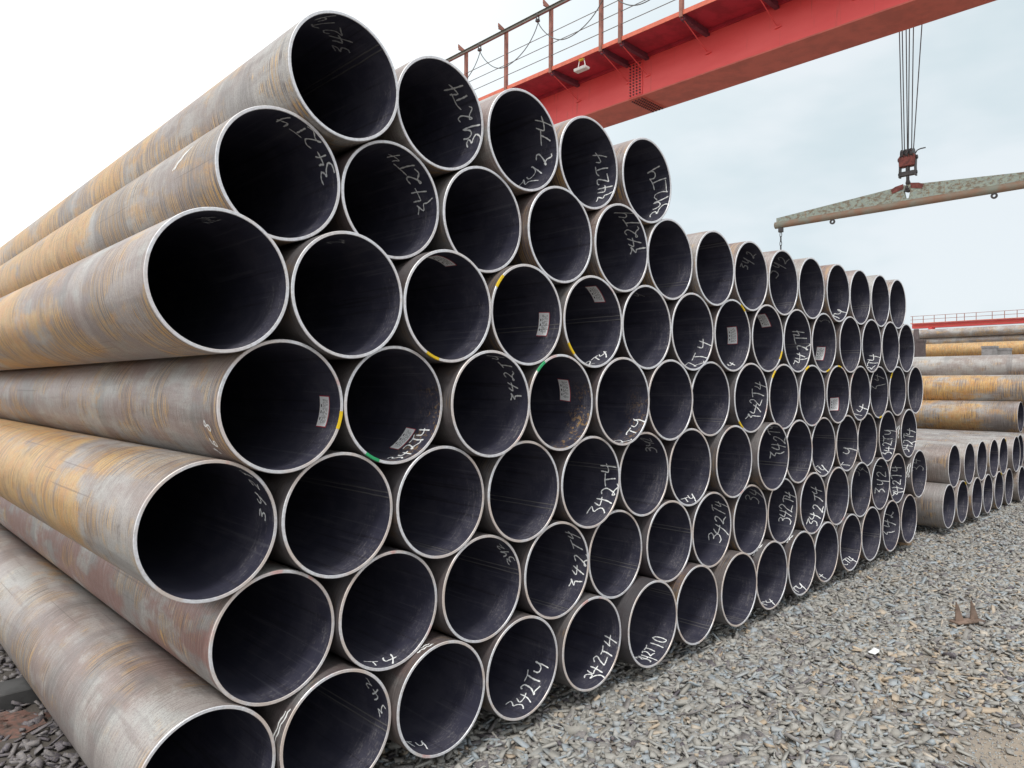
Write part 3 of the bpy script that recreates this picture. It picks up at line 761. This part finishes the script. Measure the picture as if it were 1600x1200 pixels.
for i in range(4):
    for j in range(11):
        b.tube([(XW-.0125, 4.735+.067*i, 6.755+.051*j), (XW-.030, 4.735+.067*i, 6.755+.051*j)], .014, 6)
tag(cpart('bolt', b, MT['boltm'], sp), kind='stuff')
b = MB(); b.box(9.10, 9.79, 4.69, 4.98, 6.680, 6.6895); sp = cpart('splice_plate', b, MT['flange'])
b = MB()
for i in range(4):
    for j in range(12):
        b.tube([(9.13+.056*j, 4.735+.067*i, 6.681), (9.13+.056*j, 4.735+.067*i, 6.660)], .016, 6)
tag(cpart('bolt', b, MT['boltm'], sp), kind='stuff')

# festoon trolleys and their cable loops
ty = [9.52, 7.94, 6.37, 4.80, 3.22]
TL = ('hidden behind the top pipes', 'nearest the second top pipe', 'just under the top picture edge', 'above the paired guard posts', 'farthest along the rail')
for k, Y in enumerate(ty):
    t = empty('cable_trolley', (XE-.10, Y, 8.366)); tag(t, 'dark cable trolley under the crane rail, ' + TL[k], 'cable trolley', 'cable trolleys on the crane rail')
    b = MB(); b.box(-.03, .03, -.03, .03, -.10, -.06); b.box(-.034, -.028, -.012, .012, -.06, .03); b.box(.028, .034, -.012, .012, -.06, .03); b.build('clamp', MT['darksteel'], t)
    for s in (-1, 1):
        b = MB(); b.tube([(s*.027, 0, .024), (s*.008, 0, .024)], .016, 10); b.build('wheel', MT['galv'], t)
CLB = ('cable loop dropping behind the second pipe of the short top row', 'cable loop sagging across the guard post nearest the top pipes', 'cable loop sagging just below the top of the picture', 'cable loop sagging past the paired guard posts')
for k in range(len(ty)-1):
    ya, yb = ty[k], ty[k+1]; b = MB()
    pts = [(XE-.10 + .02*math.sin(i*.3), ya + (yb-ya)*i/28, 8.27 - .56*(1-((i/14)-1)**2)**.85) for i in range(29)]
    b.tube(pts, .0085, 6)
    tag(b.build('festoon_cable', MT['cable']), CLB[k], 'cable', 'cable loops hanging from the crane rail')

# floodlight under the walkway edge
fl = empty('floodlight', (XE+.03, 5.44, 7.33)); tag(fl, 'small white floodlight hanging from the walkway edge of the red crane', 'floodlight')
b = MB(); b.box(-.02, .02, -.05, .05, -.02, .005); b.build('mount', MT['yellow'], fl)
b = MB()
for s in (-1, 1): b.tube([(0, s*.05, -.01), (0, s*.085, -.15)], .008, 6)
b.tube([(0, -.05, -.012), (0, .05, -.012)], .008, 6); b.build('bracket', MT['white'], fl)
b = MB(); b.prism([(-.07, -.155), (.07, -.155), (.055, -.20), (-.055, -.20)], 1, -.13, .13); b.build('lamp_head', MT['white'], fl, .006)

# ------------------------------------------------------------------ hoist, ropes, hook block, lifting beam
HX, HY = 10.5, 0.96
ho = empty('hoist_trolley', (HX, HY, 7.24)); tag(ho, 'red hoist trolley on the far side of the crane girder above the hanging ropes', 'hoist')
b = MB(); b.box(-.66, .45, -.6, .6, .02, .16); b.build('frame', MT['red'], ho)
b = MB(); b.tube([(0, -.45, .33), (0, .45, .33)], .16, 20); b.build('drum', MT['darksteel'], ho)
hb = empty('hook_block', (HX, HY, 4.6)); tag(hb, 'rusty red hook block with sheaves and lever holding the lifting beam', 'hook block')
b = MB()
b.prism([(-.115, .50), (-.10, .37), (.10, .37), (.115, .50), (.09, .545), (-.09, .545)], 0, -.06, .06); b.build('housing', MT['hookred'], hb, .008)
for yy in (-.062, 0, .062):
    b = MB(); b.tube([(0, yy-.018, .55), (0, yy+.018, .55)], [.072, .072], 18); b.tube([(0, yy-.021, .55), (0, yy-.0185, .55)], .084, 18); b.tube([(0, yy+.0185, .55), (0, yy+.021, .55)], .084, 18)
    b.build('sheave', MT['darksteel'], hb)
for s in (-1, 1):
    b = MB(); b.prism([(s*.118, .52), (s*.100, .52), (s*.092, .36), (s*.098, .22), (s*.118, .22), (s*.112, .36)], 0, -.035, .035)
    b.tube([(0, s*.118, .49), (0, s*.132, .49)], .03, 10); b.tube([(0, s*.116, .27), (0, s*.126, .27)], .024, 10); b.build('side_strap', MT['darksteel'], hb)
b = MB(); b.box(-.035, .035, -.099, .099, .235, .300); b.tube([(0, 0, .37), (0, 0, .30)], .030, 12); b.build('crosshead', MT['darksteel'], hb, .005)
b = MB()
hk = [(0, 0, .24), (0, 0, .17), (.005, 0, .135), (.048, 0, .105), (.056, 0, .06), (.028, 0, .026), (-.026, 0, .022), (-.05, 0, .05), (-.05, 0, .08)]
b.tube([tuple(p) for p in hk], [.022, .024, .034, .036, .036, .036, .030, .022, .012], 12); b.build('hook', MT['darksteel'], hb)
b = MB(); b.tube([(0, -.10, .545), (0, -.125, .585), (0, -.17, .598), (0, -.235, .598)], .009, 8); b.build('lever', MT['darksteel'], hb)
for k, (yb_, yt) in enumerate(((.075, .125), (.045, .085), (.005, .03), (-.006, -.02), (-.05, -.075))):
    b = MB(); b.tube([(HX, HY+yb_, 5.20), (HX, HY+yt, 7.27)], .0075, 6)
    tag(b.build('wire_rope', MT['darksteel']), ORD[k] + ' of the thin wire ropes above the hook block, counted from left', 'wire rope', 'wire ropes above the hook block')
b = MB(); b.tube([(HX, HY-.075, 5.20), (HX, HY-.20, 7.27)], .0075, 6)
tag(b.build('wire_rope', MT['darksteel']), 'wire rope slanting away from the other ropes on the lever side', 'wire rope', 'wire ropes above the hook block')

lb = empty('lifting_beam', (HX, HY, 4.37)); tag(lb, 'long lifting beam of peeling pale green paint hanging from the hook', 'lifting beam')
b = MB(); b.tube([(0, -2.03, .052), (0, 2.03, .052)], .057, 18); b.build('bottom_tube', MT['tube'], lb)
b = MB()
zt, zc = .165, .325
hole = [(-.045, .245), (.045, .245), (.020, .125), (-.020, .125)]
for s in (-1, 1):
    b.prism([(s*.045, .085), (s*2.0, .085), (s*2.0, zt), (s*.25, zc-.02), (s*.045, zc)], 0, -.030, .030)
b.prism([(-.0448, .245), (.0448, .245), (.0448, zc-.001), (-.0448, zc-.001)], 0, -.0298, .0298)
b.prism([(-.0448, .085), (.0448, .085), (.0448, .125), (-.0448, .125)], 0, -.0298, .0298)
for s in (-1, 1): b.prism([(s*.0448, .125), (s*.020, .125), (s*.0448, .245)], 0, -.0298, .0298)
b.build('web_plate', MT['green'], lb)
for s in (-1, 1):
    b = MB(); b.prism([(s*.050, .27), (s*.20, .23), (s*.22, .29), (s*.16, .325), (s*.05, .345)], 0, -.040, -.031)
    b.prism([(s*.050, .27), (s*.20, .23), (s*.22, .29), (s*.16, .325), (s*.05, .345)], 0, .031, .040); b.build('cheek_plate', MT['hookred'], lb)
b = MB(); b.prism([(-.036, .235), (.036, .235), (.028, .27), (-.028, .27)], 0, -.045, .045); b.build('lifting_eye', MT['darksteel'], lb)
for yy in (1.09, -1.08):
    b = MB(); n = 14
    v = []
    ring_o = [(yy+.042*math.cos(2*PI*k/n), -.036+.042*math.sin(2*PI*k/n)) for k in range(n)]
    ring_i = [(yy+.018*math.cos(2*PI*k/n), -.036+.018*math.sin(2*PI*k/n)) for k in range(n)]
    for xx in (-.012, .012): v += [(xx, p, q) for p, q in ring_o] + [(xx, p, q) for p, q in ring_i]
    f = []
    for k in range(n):
        j = (k+1) % n
        f += [(k, j, n+j, n+k), (2*n+k, 2*n+j, 3*n+j, 3*n+k), (k, j, 2*n+j, 2*n+k), (n+k, n+j, 3*n+j, 3*n+k)]
    b.add(v, f); b.build('lug', MT['darksteel'], lb)
b = MB(); b.box(-.03, .03, 1.90, 1.97, -.075, .0); b.build('end_lug', MT['darksteel'], lb, .004)
ch = empty('hanging_chain', (HX, HY+1.935, 4.30)); tag(ch, 'short chain and hook hanging from the end of the lifting beam', 'chain')
for k in range(16):
    b = MB(); z = -.045 - .075*k
    loop = [((.016*math.cos(a)) if k % 2 else 0, 0 if k % 2 else .016*math.cos(a), z + .045*math.sin(a)) for a in [2*PI*q/12 for q in range(13)]]
    b.tube(loop, .0065, 6, caps=False); b.build('chain_link', MT['darksteel'], ch)

# ------------------------------------------------------------------ distant red crane
FX = 121.7
fc = empty('gantry_crane', (FX, 20, 0)); tag(fc, 'distant red gantry crane with thin railing beyond the farthest stack', 'crane')
def fpart(name, b, m):
    b.v = [(x-FX, y-20, z) for x, y, z in b.v]; return b.build(name, m, fc)
b = MB(); b.box(FX, FX+1.2, -16, 33.6, 11.45, 12.10); fpart('girder', b, MT['red'])
b = MB(); b.box(FX-.12, FX-.001, -16, 33.6, 11.72, 11.80); b.box(FX-.8, FX-.002, -16, 33.6, 12.11, 12.19); fpart('walkway', b, MT['orange'])
for k in range(26):
    Y = 33.3 - 1.5*k + (.5 if k in (5, 6) else 0)
    b = MB(); b.box(FX-.80, FX-.72, Y-.04, Y+.04, 12.19, 13.28); fpart('guard_post', b, MT['post'])
for dz in (.5, 1.04):
    b = MB(); b.box(FX-.79, FX-.74, -5, 33.6, 12.19+dz, 12.25+dz); fpart('guard_rail', b, MT['post'])
for Y in (31, -14):
    for dx in (-3, 3):
        b = MB(); b.tube([(FX+.6+dx*.15, Y, 11.46), (FX+.6+dx, Y, 0)], [.35, .25], 10); fpart('leg', b, MT['red'])

# ------------------------------------------------------------------ chips on the ground
def in_view(x, y):
    d = np.stack([x-CAM.x, y-CAM.y, np.full_like(x, -0.1-CAM.z)], -1)
    z = d @ np.array(_f); u = 1112.66*(d @ np.array(_r))/z; v = -1112.66*(d @ np.array(_u))/z
    return (z > .5) & (np.abs(u) < 860) & (np.abs(v) < 660)


def chip_field():
    N = 420000
    x = RNG.uniform(-1.8, 14.5, N); y = RNG.uniform(-5.5, 3.6, N)
    dist = np.hypot(x-CAM.x, y-CAM.y)
    vis = in_view(x, y)
    dens = np.where(vis, np.where(dist < 6, 2100, np.where(dist < 9, 1800, 1200)), 260.0)
    dens = np.where((y > .9) & (x > .2), 150, dens)
    dens = np.where((x < .2) & (y > .3), 900*(RNG.random(N) < .5), dens)
    for px, py, rx, ry, k in PATCHES:
        q = ((x-px)/rx)**2 + ((y-py)/ry)**2 + RNG.normal(0, .25, N)
        dens = dens*(1 - k*np.exp(-np.maximum(q, 0)**1.5))
    dens = np.where((np.hypot(x-5.08, y+1.07) < .13) | (np.hypot(x-3.93, y+.81) < .06), 300, dens)
    keep = RNG.random(N) < dens/(N/(16.3*9.1)); x, y, dist = x[keep], y[keep], dist[keep]
    ng = 26000                                                     # fine grit between and around the chips
    gx_, gy_ = RNG.uniform(.3, 9.5, ng*3), RNG.uniform(-3.2, .5, ng*3)
    ok = in_view(gx_, gy_) & (RNG.random(ng*3) < np.clip(1.5 - np.hypot(gx_-CAM.x, gy_-CAM.y)/7, .05, 1))
    x, y = np.concatenate([x, gx_[ok]]), np.concatenate([y, gy_[ok]]); nb = len(dist); dist = np.hypot(x-CAM.x, y-CAM.y)
    n = len(x); grit = np.arange(n) >= nb
    near = np.clip(1.25 - dist/30, .9, 1.25)
    L = np.exp(RNG.normal(math.log(.039), .42, n))*near; Wd = np.exp(RNG.normal(math.log(.0205), .32, n))*near; T = np.exp(RNG.normal(math.log(.0085), .45, n))
    L = np.clip(L, .014, .115)
    L[grit] = RNG.uniform(.005, .014, grit.sum()); Wd[grit] = RNG.uniform(.004, .009, grit.sum()); T[grit] *= .6
    big = RNG.random(n) < .006; L[big] *= 1.7; Wd[big] *= 1.4
    base = np.array([[-1, -1, -1], [1, -1, -1], [1, 1, -1], [-1, 1, -1], [-1, -1, 1], [1, -1, 1], [1, 1, 1], [-1, 1, 1]], float)*.5
    v = base[None]*np.stack([L, Wd, T], -1)[:, None, :]
    jit = RNG.uniform(-.15, .15, (n, 4, 2))*np.stack([L*.55, Wd], -1)[:, None, :]
    v[:, :4, :2] += jit; v[:, 4:, :2] += jit*RNG.uniform(.75, 1.0, (n, 1, 1))
    v[:, 4:, 2] += RNG.uniform(-.0015, .0015, (n, 4))
    v[:, :, 2] += -((v[:, :, 1]/Wd[:, None])**2)*RNG.uniform(0, .016, n)[:, None]          # slight bow
    az = RNG.normal(-.25, 1.0, n); tx = RNG.normal(0, .34, n); ty_ = RNG.normal(0, .25, n)
    ca, sa = np.cos(az), np.sin(az); cx, sx = np.cos(tx), np.sin(tx); cy, sy = np.cos(ty_), np.sin(ty_)
    X, Y, Z = v[..., 0], v[..., 1], v[..., 2]
    Y, Z = Y*cx[:, None]-Z*sx[:, None], Y*sx[:, None]+Z*cx[:, None]
    X, Z = X*cy[:, None]+Z*sy[:, None], -X*sy[:, None]+Z*cy[:, None]
    X, Y = X*ca[:, None]-Y*sa[:, None], X*sa[:, None]+Y*ca[:, None]
    gx = 0.7*.018*(np.sin(1.9*x+1.3*y)*.4 + np.sin(3.7*y-2.2*x)*.35 + np.sin(5.1*x+.4)*np.sin(4.3*y)*.5)
    lift = np.abs(np.sin(tx))*Wd*.4 + np.abs(np.sin(ty_))*L*.35
    z0 = ground_z(x) + gx + .003 + np.where(grit, -.001, RNG.uniform(0, .011, n)) + lift*RNG.uniform(.5, 1, n)
    co = np.stack([X+x[:, None], Y+y[:, None], Z+z0[:, None]], -1).reshape(-1, 3)
    quads = np.array([[0, 3, 2, 1], [4, 5, 6, 7], [0, 1, 5, 4], [1, 2, 6, 5], [2, 3, 7, 6], [3, 0, 4, 7]])
    fi = (quads[None] + (np.arange(n)*8)[:, None, None]).reshape(-1)
    me = bpy.data.meshes.new('stone_chips'); nf = n*6
    me.vertices.add(n*8); me.vertices.foreach_set('co', co.ravel())
    me.loops.add(nf*4); me.loops.foreach_set('vertex_index', fi.astype(np.int32))
    me.polygons.add(nf); me.polygons.foreach_set('loop_start', np.arange(0, nf*4, 4, dtype=np.int32)); me.polygons.foreach_set('loop_total', np.full(nf, 4, np.int32))
    tan = np.clip(.07 + .28*np.exp(-((y+1.35)/.5)**2)*(np.sin(2.3*x+1.1*y)*.5+.5), 0, .5)
    r = RNG.random(n)
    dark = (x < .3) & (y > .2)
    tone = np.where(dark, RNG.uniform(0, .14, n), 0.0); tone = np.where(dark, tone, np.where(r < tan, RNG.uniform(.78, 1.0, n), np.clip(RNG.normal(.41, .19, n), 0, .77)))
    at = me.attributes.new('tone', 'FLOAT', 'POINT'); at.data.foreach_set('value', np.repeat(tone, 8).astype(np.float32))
    me.materials.append(MT['chip']); me.update(calc_edges=True); me.validate()
    o = link(bpy.data.objects.new('stone_chips', me)); tag(o, 'grey and tan stone chips strewn over the yard ground', 'gravel', kind='stuff')
    print('chips', n)


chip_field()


def gpoint(px, py, z):
    d = _f + _r*((px-800)/1112.66) - _u*((py-600)/1112.66)
    return CAM + d*((z-CAM.z)/d.z)


# small things lying on the chips
x, y = 5.08, -1.07; gz = float(ground_z(x)) + .022
fb = empty('rusty_bracket', (x, y, gz)); fb.rotation_euler = (0, 0, R(-28)); fb.scale = (1.2, 1.2, 1.15); tag(fb, 'small rusty bracket with two upright triangular fins lying on the chips', 'bracket')
b = MB(); b.box(-.105, .105, -.035, .035, 0, .012); b.build('base_plate', MT['rust'], fb, .002)
for s in (-.088, .030):
    b = MB(); b.prism([(s, .0125), (s+.062, .0125), (s+.024, .10), (s+.004, .135)], 1, .0, .008); b.build('fin', MT['rust'], fb)
x, y = 3.93, -.81; b = MB(); lz = .012
n = 9; v = [(x + .060*math.cos(2*PI*k/n)*(1+.2*math.sin(k*2.3)), y + .028*math.sin(2*PI*k/n)*(1+.2*math.cos(k*1.7)), float(ground_z(x)) + .030 + lz + .006*math.sin(k*1.9)) for k in range(n)]
b.add(v + [(x, y, float(ground_z(x))+.040+lz)] + [(p, q, r_-.004) for p, q, r_ in v], [(k, (k+1) % n, n) for k in range(n)] + [(k, (k+1) % n, n+1+(k+1) % n, n+1+k) for k in range(n)])
tag(b.build('paper_scrap', MT['paper']), 'crumpled white paper scrap lying among the stone chips', 'paper scrap')
b = MB(); x, y = 7.45, .06; g = float(ground_z(x)); b.prism([(x-.06, g), (x+.06, g), (x+.05, g+.075), (x-.055, g+.065)], 1, y-.045, y+.045)
tag(b.build('wood_block', MT['tan'], bevel=.004), 'small tan block on the ground beside the end of the bottom row', 'block')
# red-brown earth heap by the near left pipe
b = MB(); nr, na = 10, 30; cx_, cy_ = -.42, 1.93; v = [(cx_, cy_, -.02)]; f = []
for i in range(1, nr+1):
    for k in range(na):
        a = 2*PI*k/na; r = i/nr; q = random.uniform(.8, 1.15)
        v.append((cx_ + .34*r*q*math.cos(a), cy_ + .17*r*q*math.sin(a), -.105 + .085*(1-r*r)*random.uniform(.85, 1.1)))
f += [(0, 1+k, 1+(k+1) % na) for k in range(na)]
for i in range(nr-1):
    f += [(1+i*na+k, 1+i*na+(k+1) % na, 1+(i+1)*na+(k+1) % na, 1+(i+1)*na+k) for k in range(na)]
b.add(v, f); tag(b.build('earth_heap', MT['reddirt']), 'low heap of red brown earth in front of the dark bearer', 'earth', kind='stuff')
